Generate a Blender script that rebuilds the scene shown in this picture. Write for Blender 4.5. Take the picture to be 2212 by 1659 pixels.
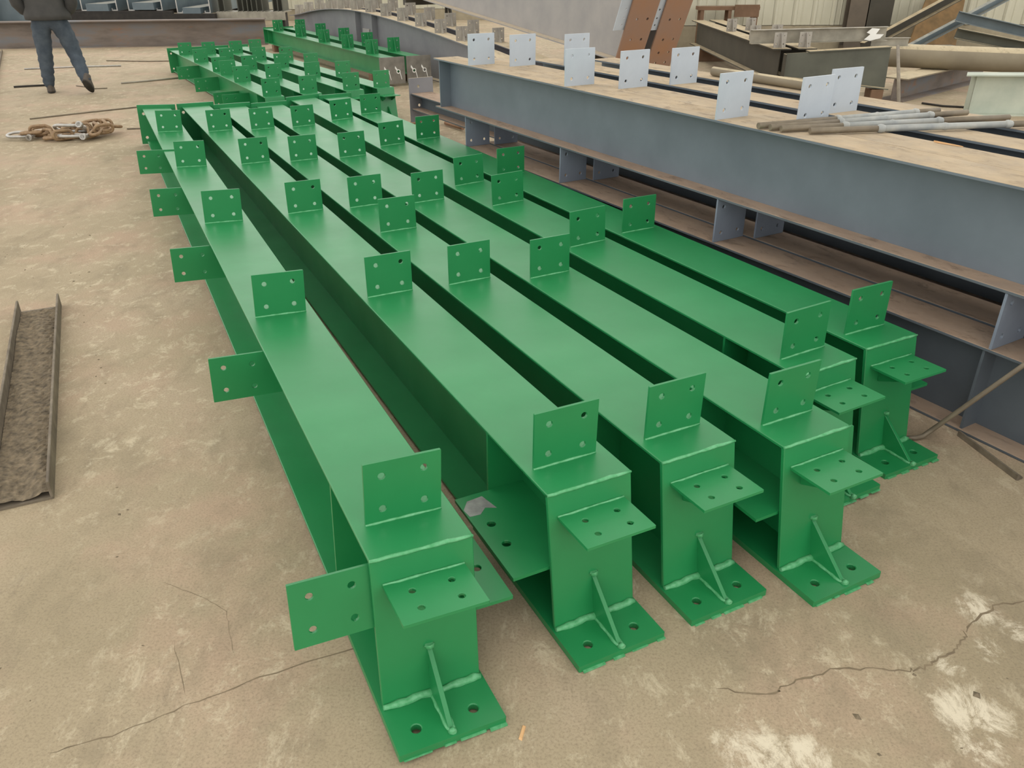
import bpy, bmesh, math, random
from mathutils import Vector, Matrix
random.seed(7)
for o in list(bpy.data.objects): bpy.data.objects.remove(o)
scene = bpy.context.scene
COLL = scene.collection

# ---------------------------------------------------------------- camera
cam_d = bpy.data.cameras.new('camera'); cam = bpy.data.objects.new('camera', cam_d); COLL.objects.link(cam)
cam_d.sensor_fit = 'HORIZONTAL'; cam_d.sensor_width = 36; cam_d.lens = 1731/2212*36
cam_d.clip_start = .05; cam_d.clip_end = 200
P, RO = math.radians(28.11), math.radians(-.21)
fwd = Vector((0, math.cos(P), -math.sin(P))); up0 = Vector((0, math.sin(P), math.cos(P))); rt0 = Vector((1, 0, 0))
rt = math.cos(RO)*rt0+math.sin(RO)*up0; up = -math.sin(RO)*rt0+math.cos(RO)*up0
cam.matrix_world = Matrix(((rt.x, up.x, -fwd.x, 0), (rt.y, up.y, -fwd.y, 0), (rt.z, up.z, -fwd.z, 1.607), (0, 0, 0, 1)))
scene.camera = cam

# ---------------------------------------------------------------- light
world = bpy.data.worlds.new('world'); scene.world = world; world.use_nodes = True
bg = world.node_tree.nodes['Background']; bg.inputs[0].default_value = (1.0, .975, .92, 1); bg.inputs[1].default_value = 1.3
def area(name, loc, rot, sx, sy, power, col=(1, .97, .92)):
    l = bpy.data.lights.new(name, 'AREA'); l.shape = 'RECTANGLE'; l.size = sx; l.size_y = sy; l.energy = power; l.color = col
    o = bpy.data.objects.new(name, l); COLL.objects.link(o); o.location = loc; o.rotation_euler = rot
    return o
scene.view_settings.view_transform = 'Standard'; scene.view_settings.look = 'None'
scene.view_settings.exposure = 0.4; scene.view_settings.gamma = 1.0; scene.view_settings.use_curve_mapping = False

# ---------------------------------------------------------------- materials
def srgb(r, g, b):
    f = lambda c: c/12.92 if c <= .04045 else ((c+.055)/1.055)**2.4
    return (f(r/255), f(g/255), f(b/255), 1)
def new_mat(name):
    m = bpy.data.materials.new(name); m.use_nodes = True
    nt = m.node_tree; b = nt.nodes['Principled BSDF']
    return m, nt, b
def tex(nt, scale, detail=4, rough=.55, dist=0, coord='Object', stretch=None):
    tc = nt.nodes.new('ShaderNodeTexCoord'); n = nt.nodes.new('ShaderNodeTexNoise')
    n.inputs['Scale'].default_value = scale; n.inputs['Detail'].default_value = detail
    n.inputs['Roughness'].default_value = rough; n.inputs['Distortion'].default_value = dist
    if stretch:
        mp = nt.nodes.new('ShaderNodeMapping'); mp.inputs['Scale'].default_value = stretch
        nt.links.new(tc.outputs[coord], mp.inputs[0]); nt.links.new(mp.outputs[0], n.inputs['Vector'])
    else: nt.links.new(tc.outputs[coord], n.inputs['Vector'])
    return n.outputs['Fac']
def ramp(nt, fac, stops):
    r = nt.nodes.new('ShaderNodeValToRGB'); nt.links.new(fac, r.inputs[0])
    els = r.color_ramp.elements
    while len(els) < len(stops): els.new(.5)
    for e, (p, c) in zip(els, stops): e.position = p; e.color = c
    return r.outputs[0]
def mixc(nt, fac, a, b):
    m = nt.nodes.new('ShaderNodeMix'); m.data_type = 'RGBA'
    if isinstance(fac, float): m.inputs[0].default_value = fac
    else: nt.links.new(fac, m.inputs[0])
    for s, v in ((6, a), (7, b)):
        if isinstance(v, tuple): m.inputs[s].default_value = v
        else: nt.links.new(v, m.inputs[s])
    return m.outputs[2]
def math_n(nt, op, a, b=None, clamp=False):
    m = nt.nodes.new('ShaderNodeMath'); m.operation = op; m.use_clamp = clamp
    for i, v in enumerate((a, b)):
        if v is None: continue
        if isinstance(v, (int, float)): m.inputs[i].default_value = v
        else: nt.links.new(v, m.inputs[i])
    return m.outputs[0]
def bump(nt, b, h, strength, dist=.002):
    n = nt.nodes.new('ShaderNodeBump'); n.inputs['Strength'].default_value = strength; n.inputs['Distance'].default_value = dist
    nt.links.new(h, n.inputs['Height']); nt.links.new(n.outputs[0], b.inputs['Normal'])
W, K_ = (1, 1, 1, 1), (0, 0, 0, 1)
def simple(name, c1, c2, scale=6, rough=.6, metal=0, bmp=.15, bscale=60, stretch=None, detail=5):
    m, nt, b = new_mat(name)
    f = tex(nt, scale, detail, stretch=stretch)
    nt.links.new(ramp(nt, f, [(.3, c1), (.7, c2)]), b.inputs['Base Color'])
    b.inputs['Roughness'].default_value = rough; b.inputs['Metallic'].default_value = metal
    if bmp: bump(nt, b, tex(nt, bscale, 3), bmp)
    return m
def dusty(name, c1, c2, d1, d2, amount=.5, rough=.45, lo=.35, hi=.6):
    """paint with settled dust on faces that look up"""
    m, nt, b = new_mat(name)
    base = ramp(nt, tex(nt, 3, 5), [(.3, c1), (.7, c2)])
    dust = ramp(nt, tex(nt, 7, 8, .65, stretch=(1, .5, 1)), [(.3, d1), (.7, d2)])
    g = nt.nodes.new('ShaderNodeNewGeometry'); sp = nt.nodes.new('ShaderNodeSeparateXYZ'); nt.links.new(g.outputs['True Normal'], sp.inputs[0])
    upf = math_n(nt, 'GREATER_THAN', sp.outputs[2], .6)
    patch = ramp(nt, tex(nt, 5, 8, .7), [(lo-.12, (amount*.9,)*3+(1,)), (hi, W)])
    f = math_n(nt, 'MULTIPLY', upf, patch, True)
    blot = ramp(nt, tex(nt, 9, 9, .75, .5, stretch=(1.4, .6, 1)), [(.36, (.75, .75, .75, 1)), (.47, K_)])
    dust = mixc(nt, blot, dust, tuple(v*.62 for v in d1[:3])+(1,))
    nt.links.new(mixc(nt, f, base, dust), b.inputs['Base Color'])
    r = math_n(nt, 'MULTIPLY_ADD', f, .95-rough); r.node.inputs[2].default_value = rough; nt.links.new(r, b.inputs['Roughness'])
    bump(nt, b, tex(nt, 45, 6), .12)
    return m
M = {}
m, nt, b = new_mat('green_paint')
nt.links.new(ramp(nt, tex(nt, 2.2, 6, .6), [(.3, srgb(20, 124, 68)), (.7, srgb(31, 137, 78))]), b.inputs['Base Color'])
nt.links.new(ramp(nt, tex(nt, 5, 5), [(.3, (.40,)*3+(1,)), (.7, (.47,)*3+(1,))]), b.inputs['Roughness'])
b.inputs['Specular IOR Level'].default_value = .6; b.inputs['Coat Weight'].default_value = .2; b.inputs['Coat Roughness'].default_value = .28
bump(nt, b, tex(nt, 110, 2), .08, .001); M['green'] = m
M['weld'] = simple('green_weld_paint', srgb(66, 156, 98), srgb(112, 186, 138), 70, .35, 0, .5, 90)
M['bare'] = simple('bare_steel', srgb(120, 116, 110), srgb(150, 146, 138), 8, .5, .4, .1)
M['primer_chip'] = simple('primer_chip', srgb(128, 132, 130), srgb(160, 164, 160), 30, .6)
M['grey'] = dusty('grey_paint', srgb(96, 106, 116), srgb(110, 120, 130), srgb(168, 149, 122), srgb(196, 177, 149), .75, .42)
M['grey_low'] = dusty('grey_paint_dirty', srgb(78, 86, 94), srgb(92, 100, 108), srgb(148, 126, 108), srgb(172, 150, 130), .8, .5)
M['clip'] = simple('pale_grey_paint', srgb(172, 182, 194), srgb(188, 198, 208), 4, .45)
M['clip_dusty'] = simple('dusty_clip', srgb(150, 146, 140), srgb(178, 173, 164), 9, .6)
M['hanger'] = simple('clip_grey_in_shade', srgb(116, 126, 142), srgb(132, 142, 156), 5, .5)  # clip grey darkened in the colour for shade under the upper beams
M['mid'] = dusty('mid_grey_paint', srgb(118, 118, 124), srgb(134, 134, 138), srgb(196, 180, 150), srgb(216, 200, 172), .8, .5)
M['haunch'] = dusty('light_grey_paint', srgb(150, 148, 148), srgb(166, 162, 160), srgb(196, 182, 160), srgb(206, 192, 170), .8, .5)
M['olive'] = dusty('olive_grey_paint', srgb(78, 80, 72), srgb(96, 98, 88), srgb(176, 160, 130), srgb(200, 184, 152), .85, .6)
M['darkmetal'] = dusty('dark_olive_paint', srgb(58, 55, 46), srgb(72, 68, 58), srgb(176, 160, 130), srgb(196, 180, 150), .85, .6)
M['rust'] = simple('rusty_plate', srgb(150, 112, 84), srgb(138, 116, 104), 2.2, .85, 0, .05)
m, nt, b = new_mat('rusty_rail')
c = ramp(nt, tex(nt, 1.5, 8, .6, stretch=(.6, 1, 2.5)), [(.35, srgb(104, 95, 88)), (.5, srgb(124, 113, 105)), (.64, srgb(116, 118, 122))])
c = mixc(nt, ramp(nt, tex(nt, 2.6, 8, .7, stretch=(.7, 1, 2)), [(.58, K_), (.72, (.8, .8, .8, 1))]), c, srgb(150, 100, 60))
nt.links.new(c, b.inputs['Base Color']); b.inputs['Roughness'].default_value = .75; bump(nt, b, tex(nt, 40, 5), .2); M['rail'] = m
M['pipe'] = dusty('dusty_pipe', srgb(128, 118, 100), srgb(146, 136, 116), srgb(190, 176, 148), srgb(206, 192, 162), .8, .7)
M['rod'] = simple('rod_steel', srgb(112, 102, 88), srgb(134, 124, 106), 14, .55, .2)
M['rod_paint'] = simple('rod_silver_paint', srgb(142, 148, 150), srgb(172, 174, 170), 14, .45)
M['chain'] = simple('chain_rust', srgb(132, 108, 84), srgb(168, 142, 110), 30, .6, .2)
M['zinc'] = simple('galvanised', srgb(166, 164, 160), srgb(196, 194, 190), 20, .35, .6, .1)
M['galv'] = simple('galvanised_channel', srgb(140, 136, 124), srgb(176, 170, 156), 6, .5, .3)
M['oldsteel'] = simple('worn_channel', srgb(96, 86, 74), srgb(132, 122, 106), 14, .75, 0, .4)
M['debris'] = simple('grit', srgb(82, 74, 62), srgb(140, 126, 104), 40, .95, 0, .9, 90)
M['jeans'] = simple('denim', srgb(54, 64, 76), srgb(80, 90, 100), 9, .9, 0, .4, 40)
M['jacket'] = simple('jacket_cloth', srgb(58, 58, 58), srgb(74, 73, 71), 7, .9, 0, .3, 30)
M['shoe'] = simple('shoe_leather', srgb(72, 66, 62), srgb(96, 88, 80), 12, .7)
M['skin'] = simple('skin', srgb(190, 146, 120), srgb(200, 156, 128), 12, .5)
M['hair'] = simple('hair', srgb(24, 22, 22), srgb(34, 32, 30), 40, .6)
M['hose'] = simple('hose_rubber', srgb(142, 106, 84), srgb(160, 128, 100), 8, .6)
M['redhose'] = simple('red_hose_rubber', srgb(186, 92, 76), srgb(172, 84, 70), 8, .6)
M['wood'] = simple('dark_wood', srgb(108, 84, 64), srgb(130, 102, 80), 5, .8, 0, .3, 30, (1, 6, 1))
M['palewood'] = simple('splinter_wood', srgb(216, 170, 120), srgb(232, 190, 140), 9, .8)
M['ply'] = simple('rusty_brown_sheet', srgb(150, 118, 78), srgb(112, 92, 62), 5, .8)
M['paleplate'] = simple('pale_green_plate', srgb(168, 178, 166), srgb(194, 200, 186), 3, .6)
M['blue'] = dusty('blue_grey_paint', srgb(92, 106, 114), srgb(112, 126, 132), srgb(150, 150, 142), srgb(170, 168, 158), .5, .4)
M['white'] = simple('white_marker', srgb(240, 240, 236), srgb(250, 250, 248), 5, .6, 0, 0)
M['black'] = simple('dark_rubber', srgb(40, 38, 36), srgb(58, 54, 50), 9, .8)
# corrugated sheet
M['sheet'] = simple('wall_sheet', srgb(186, 184, 164), srgb(214, 212, 196), 1.2, .6, 0, .05, 20, (1, 1, .3), 7)
M['roof'] = simple('unseen_roof_sheet', srgb(176, 168, 150), srgb(192, 184, 166), 2, .8, 0, 0)
M['post'] = simple('dark_post', srgb(92, 84, 74), srgb(108, 98, 86), 4, .7)
M['plinth'] = simple('plinth_concrete', srgb(150, 142, 122), srgb(172, 162, 140), 5, .9, 0, .3)
# floor
m, nt, b = new_mat('concrete_floor')
tc = nt.nodes.new('ShaderNodeTexCoord')
n1 = tex(nt, .9, 8, .6, .3); n2 = tex(nt, 4, 10, .75, .3, stretch=(1, .55, 1)); n3 = tex(nt, 140, 6, .8); n4 = tex(nt, 1.7, 6, .6)
c = ramp(nt, n1, [(.3, srgb(154, 141, 115)), (.52, srgb(172, 157, 131)), (.72, srgb(184, 165, 142))])
c = mixc(nt, ramp(nt, n4, [(.48, K_), (.66, (.65, .65, .65, 1))]), c, srgb(186, 158, 136))
c = mixc(nt, ramp(nt, n2, [(.34, (.5, .5, .5, 1)), (.5, K_)]), c, srgb(130, 119, 98))
c = mixc(nt, ramp(nt, n3, [(.36, (.5, .5, .5, 1)), (.52, K_)]), c, srgb(108, 97, 79))
# scuffed white marks
n5 = tex(nt, 11, 10, .82, .4, stretch=(1, .7, 1)); n6 = tex(nt, .8, 3)
sc = math_n(nt, 'MULTIPLY', ramp(nt, n5, [(.53, K_), (.64, (.9, .9, .9, 1))]), ramp(nt, n6, [(.36, (.2, .2, .2, 1)), (.58, W)]))
c = mixc(nt, sc, c, srgb(206, 194, 168))
n7 = tex(nt, 2.3, 10, .8, .8, stretch=(1.2, .5, 1))
c = mixc(nt, ramp(nt, n7, [(.60, K_), (.72, (.55, .55, .55, 1))]), c, srgb(112, 101, 84))
# spilt lime patches lying at fixed places on the floor
geo = nt.nodes.new('ShaderNodeNewGeometry')
for (px, py, r) in ((.55, 1.19, .12), (.67, 1.2, .07), (1.12, 1.475, .05), (1.29, 1.67, .07), (1.36, 1.585, .05), (1.1, 1.32, .10), (1.07, 1.22, .06), (1.25, 1.52, .05)):
    vm = nt.nodes.new('ShaderNodeVectorMath'); vm.operation = 'DISTANCE'; nt.links.new(geo.outputs['Position'], vm.inputs[0]); vm.inputs[1].default_value = (px, py, 0)
    dn = math_n(nt, 'DIVIDE', vm.outputs['Value'], r)
    dn = math_n(nt, 'SUBTRACT', 1.25, dn); dn = math_n(nt, 'MULTIPLY', dn, ramp(nt, n5, [(.42, K_), (.62, W)]))
    fm = ramp(nt, dn, [(.14, K_), (.6, (.85, .85, .85, 1))])
    c = mixc(nt, fm, c, srgb(222, 212, 190))
nt.links.new(c, b.inputs['Base Color']); b.inputs['Roughness'].default_value = .85
bump(nt, b, tex(nt, 30, 8, .7), .35, .004); M['floor'] = m
M['crack'] = simple('crack_dirt', srgb(112, 99, 80), srgb(140, 125, 102), 20, .95, 0, 0)

# ---------------------------------------------------------------- mesh helpers
class MB:
    def __init__(s): s.v = []; s.f = []; s.sm = []
    def add(s, vs, fs, smooth=False):
        o = len(s.v); s.v += [tuple(p) for p in vs]; s.f += [tuple(i+o for i in f) for f in fs]; s.sm += [smooth]*len(fs); return s
    def box(s, x0, x1, y0, y1, z0, z1):
        return s.hexa([(x0, y0, z0), (x1, y0, z0), (x1, y1, z0), (x0, y1, z0), (x0, y0, z1), (x1, y0, z1), (x1, y1, z1), (x0, y1, z1)])
    def hexa(s, c):
        return s.add(c, [(3, 2, 1, 0), (4, 5, 6, 7), (0, 1, 5, 4), (1, 2, 6, 5), (2, 3, 7, 6), (3, 0, 4, 7)])
    def prism(s, poly, a, b, m):
        """polygon (u,v) swept from w=a to w=b; m maps (u,v,w) to xyz"""
        n = len(poly)
        vs = [m(u, v, a) for u, v in poly]+[m(u, v, b) for u, v in poly]
        return s.add(vs, [tuple(range(n))[::-1], tuple(range(n, 2*n))]+[(i, (i+1) % n, n+(i+1) % n, n+i) for i in range(n)])
    def plate(s, u0, u1, v0, v1, th, holes, m, N=16):
        """rectangular plate with real round holes; holes = [(u,v,r)] in a grid; m maps (u,v,w)"""
        us = sorted({round(h[0], 4) for h in holes}); vs_ = sorted({round(h[1], 4) for h in holes})
        ue = [u0]+[(a+b)/2 for a, b in zip(us, us[1:])]+[u1]; ve = [v0]+[(a+b)/2 for a, b in zip(vs_, vs_[1:])]+[v1]
        for i in range(len(ue)-1):
            for j in range(len(ve)-1):
                a, b2, c0, d0 = ue[i], ue[i+1], ve[j], ve[j+1]
                hs = [h for h in holes if a < h[0] < b2 and c0 < h[1] < d0]
                if not hs:
                    for w, fl in ((-th/2, 1), (th/2, 0)):
                        q = [m(a, c0, w), m(b2, c0, w), m(b2, d0, w), m(a, d0, w)]
                        s.add(q, [(0, 1, 2, 3) if not fl else (3, 2, 1, 0)])
                    continue
                h = hs[0]; out = []
                k = N//4
                for (p, q) in (((a, c0), (b2, c0)), ((b2, c0), (b2, d0)), ((b2, d0), (a, d0)), ((a, d0), (a, c0))):
                    for t in range(k): out.append((p[0]+(q[0]-p[0])*t/k, p[1]+(q[1]-p[1])*t/k))
                inn = [(h[0]+h[2]*math.cos(math.radians(225)+2*math.pi*t/N), h[1]+h[2]*math.sin(math.radians(225)+2*math.pi*t/N)) for t in range(N)]
                vs = []
                for w in (-th/2, th/2): vs += [m(x, y, w) for x, y in out]+[m(x, y, w) for x, y in inn]
                fs = []
                for t in range(N):
                    t2 = (t+1) % N
                    fs.append((t2, t, N+t, N+t2)); fs.append((2*N+t, 2*N+t2, 3*N+t2, 3*N+t)); fs.append((N+t2, N+t, 3*N+t, 3*N+t2))
                s.add(vs, fs)
        c = [(u0, v0), (u1, v0), (u1, v1), (u0, v1)]
        vs = [m(x, y, -th/2) for x, y in c]+[m(x, y, th/2) for x, y in c]
        return s.add(vs, [(i, (i+1) % 4, 4+(i+1) % 4, 4+i) for i in range(4)])
    def tube(s, path, r, n=10, cap=True, smooth=True, closed=False):
        path = [Vector(p) for p in path]; L = len(path); rings = []
        prev = None
        for i, p in enumerate(path):
            if closed: t = (path[(i+1) % L]-path[i-1]).normalized()
            else: t = (path[min(i+1, L-1)]-path[max(i-1, 0)]).normalized()
            if prev is None:
                a = Vector((0, 0, 1)) if abs(t.z) < .9 else Vector((1, 0, 0)); e1 = t.cross(a).normalized()
            else: e1 = (prev-t*prev.dot(t)).normalized()
            prev = e1; e2 = t.cross(e1); rr = r[i] if isinstance(r, (list, tuple)) else r
            rings.append([p+rr*(math.cos(2*math.pi*k/n)*e1+math.sin(2*math.pi*k/n)*e2) for k in range(n)])
        vs = [q for ring in rings for q in ring]; fs = []
        for i in range(L if closed else L-1):
            j = (i+1) % L
            for k in range(n):
                k2 = (k+1) % n; fs.append((i*n+k, i*n+k2, j*n+k2, j*n+k))
        s.add(vs, fs, smooth)
        if cap and not closed: s.add(vs, [tuple(range(n))[::-1], tuple(range((L-1)*n, L*n))])
        return s
    def bead(s, p0, p1, r, seed=0, n=7, step=.012):
        rnd = random.Random(seed); p0, p1 = Vector(p0), Vector(p1); k = max(3, int((p1-p0).length/step))
        path = [p0.lerp(p1, i/k)+Vector((rnd.uniform(-1, 1), rnd.uniform(-1, 1), rnd.uniform(-1, 1)))*r*.18 for i in range(k+1)]
        rr = [r*rnd.uniform(.75, 1.2) for _ in path]; rr[0] *= .7; rr[-1] *= .7
        return s.tube(path, rr, n)
    def ibeam(s, w, zb, zt, y0, y1, tf=.012, tw=.008, x=0):
        s.box(x-w/2, x+w/2, y0, y1, zb, zb+tf); s.box(x-w/2, x+w/2, y0, y1, zt-tf, zt); return s.box(x-tw/2, x+tw/2, y0, y1, zb+tf, zt-tf)
    def mesh(s, name, mat, bevel=0):
        me = bpy.data.meshes.new(name); me.from_pydata(s.v, [], s.f); me.polygons.foreach_set('use_smooth', s.sm)
        bm = bmesh.new(); bm.from_mesh(me); bmesh.ops.remove_doubles(bm, verts=bm.verts, dist=1e-5); bmesh.ops.recalc_face_normals(bm, faces=bm.faces)
        if bevel:
            es = [e for e in bm.edges if len(e.link_faces) == 2 and e.calc_face_angle() > .87]
            bmesh.ops.bevel(bm, geom=es, offset=bevel, segments=1, affect='EDGES', clamp_overlap=True)
        bm.to_mesh(me); bm.free(); me.materials.append(M[mat]); me.update(); return me
    def build(s, name, mat, parent=None, bevel=0):
        return put(name, s.mesh(name, mat, bevel), parent)
def put(name, me, parent=None, loc=(0, 0, 0), rot=(0, 0, 0), bevel=0):
    o = bpy.data.objects.new(name, me); COLL.objects.link(o); o.parent = parent; o.location = loc; o.rotation_euler = rot
    if bevel:
        md = o.modifiers.new('edge', 'BEVEL'); md.width = bevel; md.segments = 2; md.limit_method = 'ANGLE'; md.angle_limit = math.radians(50)
    return o
def tag(o, label, cat, group=None, kind=None):
    if label: o['label'] = label
    if cat: o['category'] = cat
    if group: o['group'] = group
    if kind: o['kind'] = kind
    return o
def thing(name, label, cat, loc=(0, 0, 0), rot=(0, 0, 0), group=None):
    o = bpy.data.objects.new(name, None); COLL.objects.link(o); o.location = loc; o.rotation_euler = rot; o.empty_display_size = .1
    return tag(o, label, cat, group, 'thing')
XYZ = lambda u, v, w: (u, v, w)
XZ = lambda u, v, w: (u, w, v)      # plate standing across the beam
YZ = lambda u, v, w: (w, u, v)      # plate along the beam
YAW = -.53                          # direction shared by the grey beams
SD = Vector((math.sin(YAW), math.cos(YAW), 0)); TD = Vector((math.cos(YAW), -math.sin(YAW), 0))
def G(s, t, z=0): return SD*s+TD*t+Vector((0, 0, z))

# ---------------------------------------------------------------- setting
fl = MB(); fl.add([(-22, -4, 0), (16, -4, 0), (16, 30, 0), (-22, 30, 0)], [(0, 1, 2, 3)])
floor = fl.build('floor', 'floor'); tag(floor, None, None, kind='structure')
def crack(pts, w, z=.0006):
    c = MB(); rnd = random.Random(len(pts)); L, R_ = [], []
    pp = []
    for a, b2 in zip(pts, pts[1:]):
        for k in range(6): pp.append(Vector((a[0]+(b2[0]-a[0])*k/6, a[1]+(b2[1]-a[1])*k/6, z)))
    pp = [p+Vector((rnd.uniform(-1, 1), rnd.uniform(-1, 1), 0))*w*1.2 for p in pp]
    for i, p in enumerate(pp):
        t = (pp[min(i+1, len(pp)-1)]-pp[max(i-1, 0)]).normalized(); nn = Vector((-t.y, t.x, 0))
        ww = w*rnd.uniform(.3, 1)*(1 if 0 < i < len(pp)-1 else .1); L.append(p+nn*ww/2); R_.append(p-nn*ww/2)
    n = len(pp); c.add(L+R_, [(i, i+1, n+i+1, n+i) for i in range(n-1)])
    c.build('crack', 'crack', floor)

crack([(.507, 1.395), (.647, 1.384), (.696, 1.411), (.804, 1.455), (.925, 1.463), (1.002, 1.451), (1.068, 1.466), (1.15, 1.512), (1.204, 1.559), (1.237, 1.601), (1.35, 1.683), (1.44, 1.701), (1.7, 1.74)], .007)
crack([(-1.068, 1.219), (-.941, 1.267), (-.798, 1.352), (-.641, 1.436), (-.425, 1.535), (-.25, 1.61)], .004)
crack([(-.904, 1.562), (-.792, 1.352)], .0018)
crack([(-1.022, 1.789), (-.88, 1.727), (-.797, 1.672), (-.763, 1.586), (-.72, 1.5)], .0016)

def wall(name, x0, x1, y, z0, z1, pitch=.42):
    """sheet wall: one panel per rib bay, ribs standing proud"""
    root = tag(bpy.data.objects.new(name, None), None, None, kind='structure'); COLL.objects.link(root); root.location = (x0, y, 0)
    n = int((x1-x0)/pitch); pw = (x1-x0)/n
    p = MB(); m = XZ
    prof = [(0, 0), (.03, -.03), (.07, -.03), (.10, 0), (pw*.5-.02, 0), (pw*.5, -.012), (pw*.5+.02, 0), (pw-.004, 0)]
    vs = [(u, w, z) for z in (z0, z1) for u, w in prof]+[(u, w+.004, z) for z in (z0, z1) for u, w in prof]; k = len(prof)
    fs = [(i, i+1, k+i+1, k+i) for i in range(k-1)]+[(2*k+i+1, 2*k+i, 3*k+i, 3*k+i+1) for i in range(k-1)]
    p.add(vs, fs); me = p.mesh('panel', 'sheet')
    for i in range(n): put('panel', me, root, (i*pw, 0, 0))
    MB().box(0, x1-x0, .0, .25, 0, z0-.01).build('plinth', 'plinth', root)
    MB().box(0, x1-x0, .03, .2, z0, z1).build('backing', 'post', root)
    return root
wall('wall_back', -16, 3.2, 25, .3, 1.9)  # both walls kept low so bright sky reflects in the far flanges
wall('wall_right', 2.4, 15, 16.5, .44, 1.9, .36)

# unseen shed roof added to dim overhead light: sheeted bays, slots tuned for brightness
roof = bpy.data.objects.new('unseen_ceiling', None); COLL.objects.link(roof); tag(roof, None, None, kind='structure'); roof.location = (0, 0, 7.6)
for y0, y1 in ((-4, -2.4), (.6, 2.2), (5.2, 6.8), (9.8, 11.4), (14.4, 16.0), (19, 20.6)):
    MB().box(-17, 16, y0, y1, 0, .08).build('unseen_roof_sheet', 'roof', roof)

# ---------------------------------------------------------------- green columns
def clip_mesh(name, w, h, th, mat, r=.009, du=.052, dv=.045):
    hs = [(a, h/2+b2, r) for a in (-du, du) for b2 in (-dv, dv)]
    return MB().plate(-w/2, w/2, 0, h, th, hs, XZ, 12).mesh(name, mat, .0012)
CLIP = clip_mesh('purlin_clip', .19, .168, .008, 'green')
CLIPW = MB().bead((-.095, -.005, .002), (.095, -.005, .002), .004, 3, 5, .02).mesh('weld_bead', 'weld')
FIN = MB().plate(-.305, -.004, 0, .165, .008, [(a, b2, .009) for a in (-.26, -.165) for b2 in (.04, .125)], XZ, 12).mesh('girt_clip', 'green', .0012)
FINR = MB().plate(.004, .16, 0, .165, .008, [(a, b2, .009) for a in (.06, .12) for b2 in (.04, .125)], XZ, 12).mesh('girt_clip', 'green', .0012)
SHELF = MB().plate(-.1, .1, -.145, 0, .008, [(a, b2, .0085) for a in (-.045, .05) for b2 in (-.105, -.045)], XYZ, 12).mesh('bracket_plate', 'green', .0012)
GUS = MB().prism([(-.042, .135), (-.042, .15), (-.185, .022), (-.195, .02), (-.06, .02)], -.006, .006, YZ).mesh('gusset', 'green', .0015)
def column(label, x, y, yaw, L, roll, h1, h0, ov, stations, fins=(), side=None, finr=False, group='green columns laid side by side in the front row', Bw=.25, tb=.265, lean=.062, near=True, bp=.17, sw=.228):
    lift = abs(math.sin(roll))*tb/2
    root = thing('steel_stanchion', label, 'steel column', (x, y, lift), (0, roll, -yaw), group)
    z = lambda s: h1+(h0-h1)*s/L
    hb = Bw/2
    # flanges and web
    MB().hexa([(-hb, 0, z(0)-.01), (hb, 0, z(0)-.01), (hb, L, h0-.01), (-hb, L, h0-.01), (-hb, 0, z(0)), (hb, 0, z(0)), (hb, L, h0), (-hb, L, h0)]).build('top_flange', 'green', root, .002)
    MB().hexa([(-hb, .46, .012), (hb, .46, .012), (hb, L, .02), (-hb, L, .02), (-hb, .46, .022), (hb, .46, .022), (hb, L, .03), (-hb, L, .03)]).build('bottom_flange', 'green', root, .002)
    MB().prism([(-lean+.01, .02), (L, .022), (L, h0-.008), (0.005, h1-.008)], -.004, .004, YZ).build('web', 'green', root)
    # knee end plate lying on the floor, cap plate, gusset
    MB().plate(-tb/2, tb/2, -ov, .452, .02, [(-.073, -ov+.056, .0125), (.071, -ov+.056, .0125)], lambda u, v, w: (u, v, .01+w), 16).build('end_plate', 'green', root, .002)
    MB().hexa([(-hb, -lean, .02), (hb, -lean, .02), (hb, -lean+.012, .02), (-hb, -lean+.012, .02), (-hb, -.002, h1-.003), (hb, -.002, h1-.003), (hb, .012, h1-.003), (-hb, .012, h1-.003)]).build('cap_plate', 'green', root, .002)
    put('gusset', GUS, root)
    capy = lambda zz: -lean*(1-(zz-.02)/(h1-.02))
    zs = h1-.072
    sh = put('bracket_plate', SHELF, root, (0, capy(zs), zs), (math.radians(-1.5), 0, 0))
    for sx in (-.055, .055): MB().prism([(capy(zs)+.002, zs-.004), (capy(zs)-.10, zs-.006), (capy(zs)-.10, zs-.022), (capy(zs)-.012, zs-.06)], sx-.004, sx+.004, YZ).build('bracket_rib', 'green', root)
    if near:
        wb = MB().bead((-hb, -lean-.004, .024), (hb, -lean-.004, .024), .010, 11, 8, .018); wb.build('weld_bead', 'weld', root)
        MB().bead((-hb, -.001, h1-.003), (hb, -.001, h1-.003), .005, 12, 6, .02).build('weld_bead', 'weld', root)
        for bd in (MB().bead((.006, -.06, .022), (.006, -.188, .022), .006, 13, 6), MB().bead((-.006, -.06, .022), (-.006, -.188, .022), .006, 14, 6), MB().bead((0, -.186, .02), (0, -.197, .026), .011, 15, 6, .005), MB().bead((0, -.046, .15), (0, -.04, .162), .013, 16, 6, .005)):
            bd.build('weld_bead', 'weld', root)
        MB().bead((-.1, capy(zs)-.003, zs+.005), (.1, capy(zs)-.003, zs+.005), .0035, 17, 5, .02).build('weld_bead', 'weld', root)
        # paint run-off skirt along the lower front edge
        rnd = random.Random(round(x*100)); dr = MB(); u = -tb/2+.01
        while u < tb/2-.02:
            w = rnd.uniform(.02, .07); dr.box(u, min(u+w, tb/2), -ov-rnd.uniform(.003, .009), -ov+.004, -.0002, rnd.uniform(.001, .005)); u += w+rnd.uniform(0, .03)
        tag(dr.build('paint_run', 'weld', root), None, None, kind='stuff')
    # stiffeners over the end of the bottom flange
    for sx in (-1, 1):
        MB().box(min(sx*.004, sx*(hb-.006)), max(sx*.004, sx*(hb-.006)), .36, .37, .02, z(.36)-.01).build('stiffener', 'green', root)
    MB().bead((-hb, .452, .02), (hb, .452, .02), .006, 9, 6, .03).build('weld_bead', 'weld', root)
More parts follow.
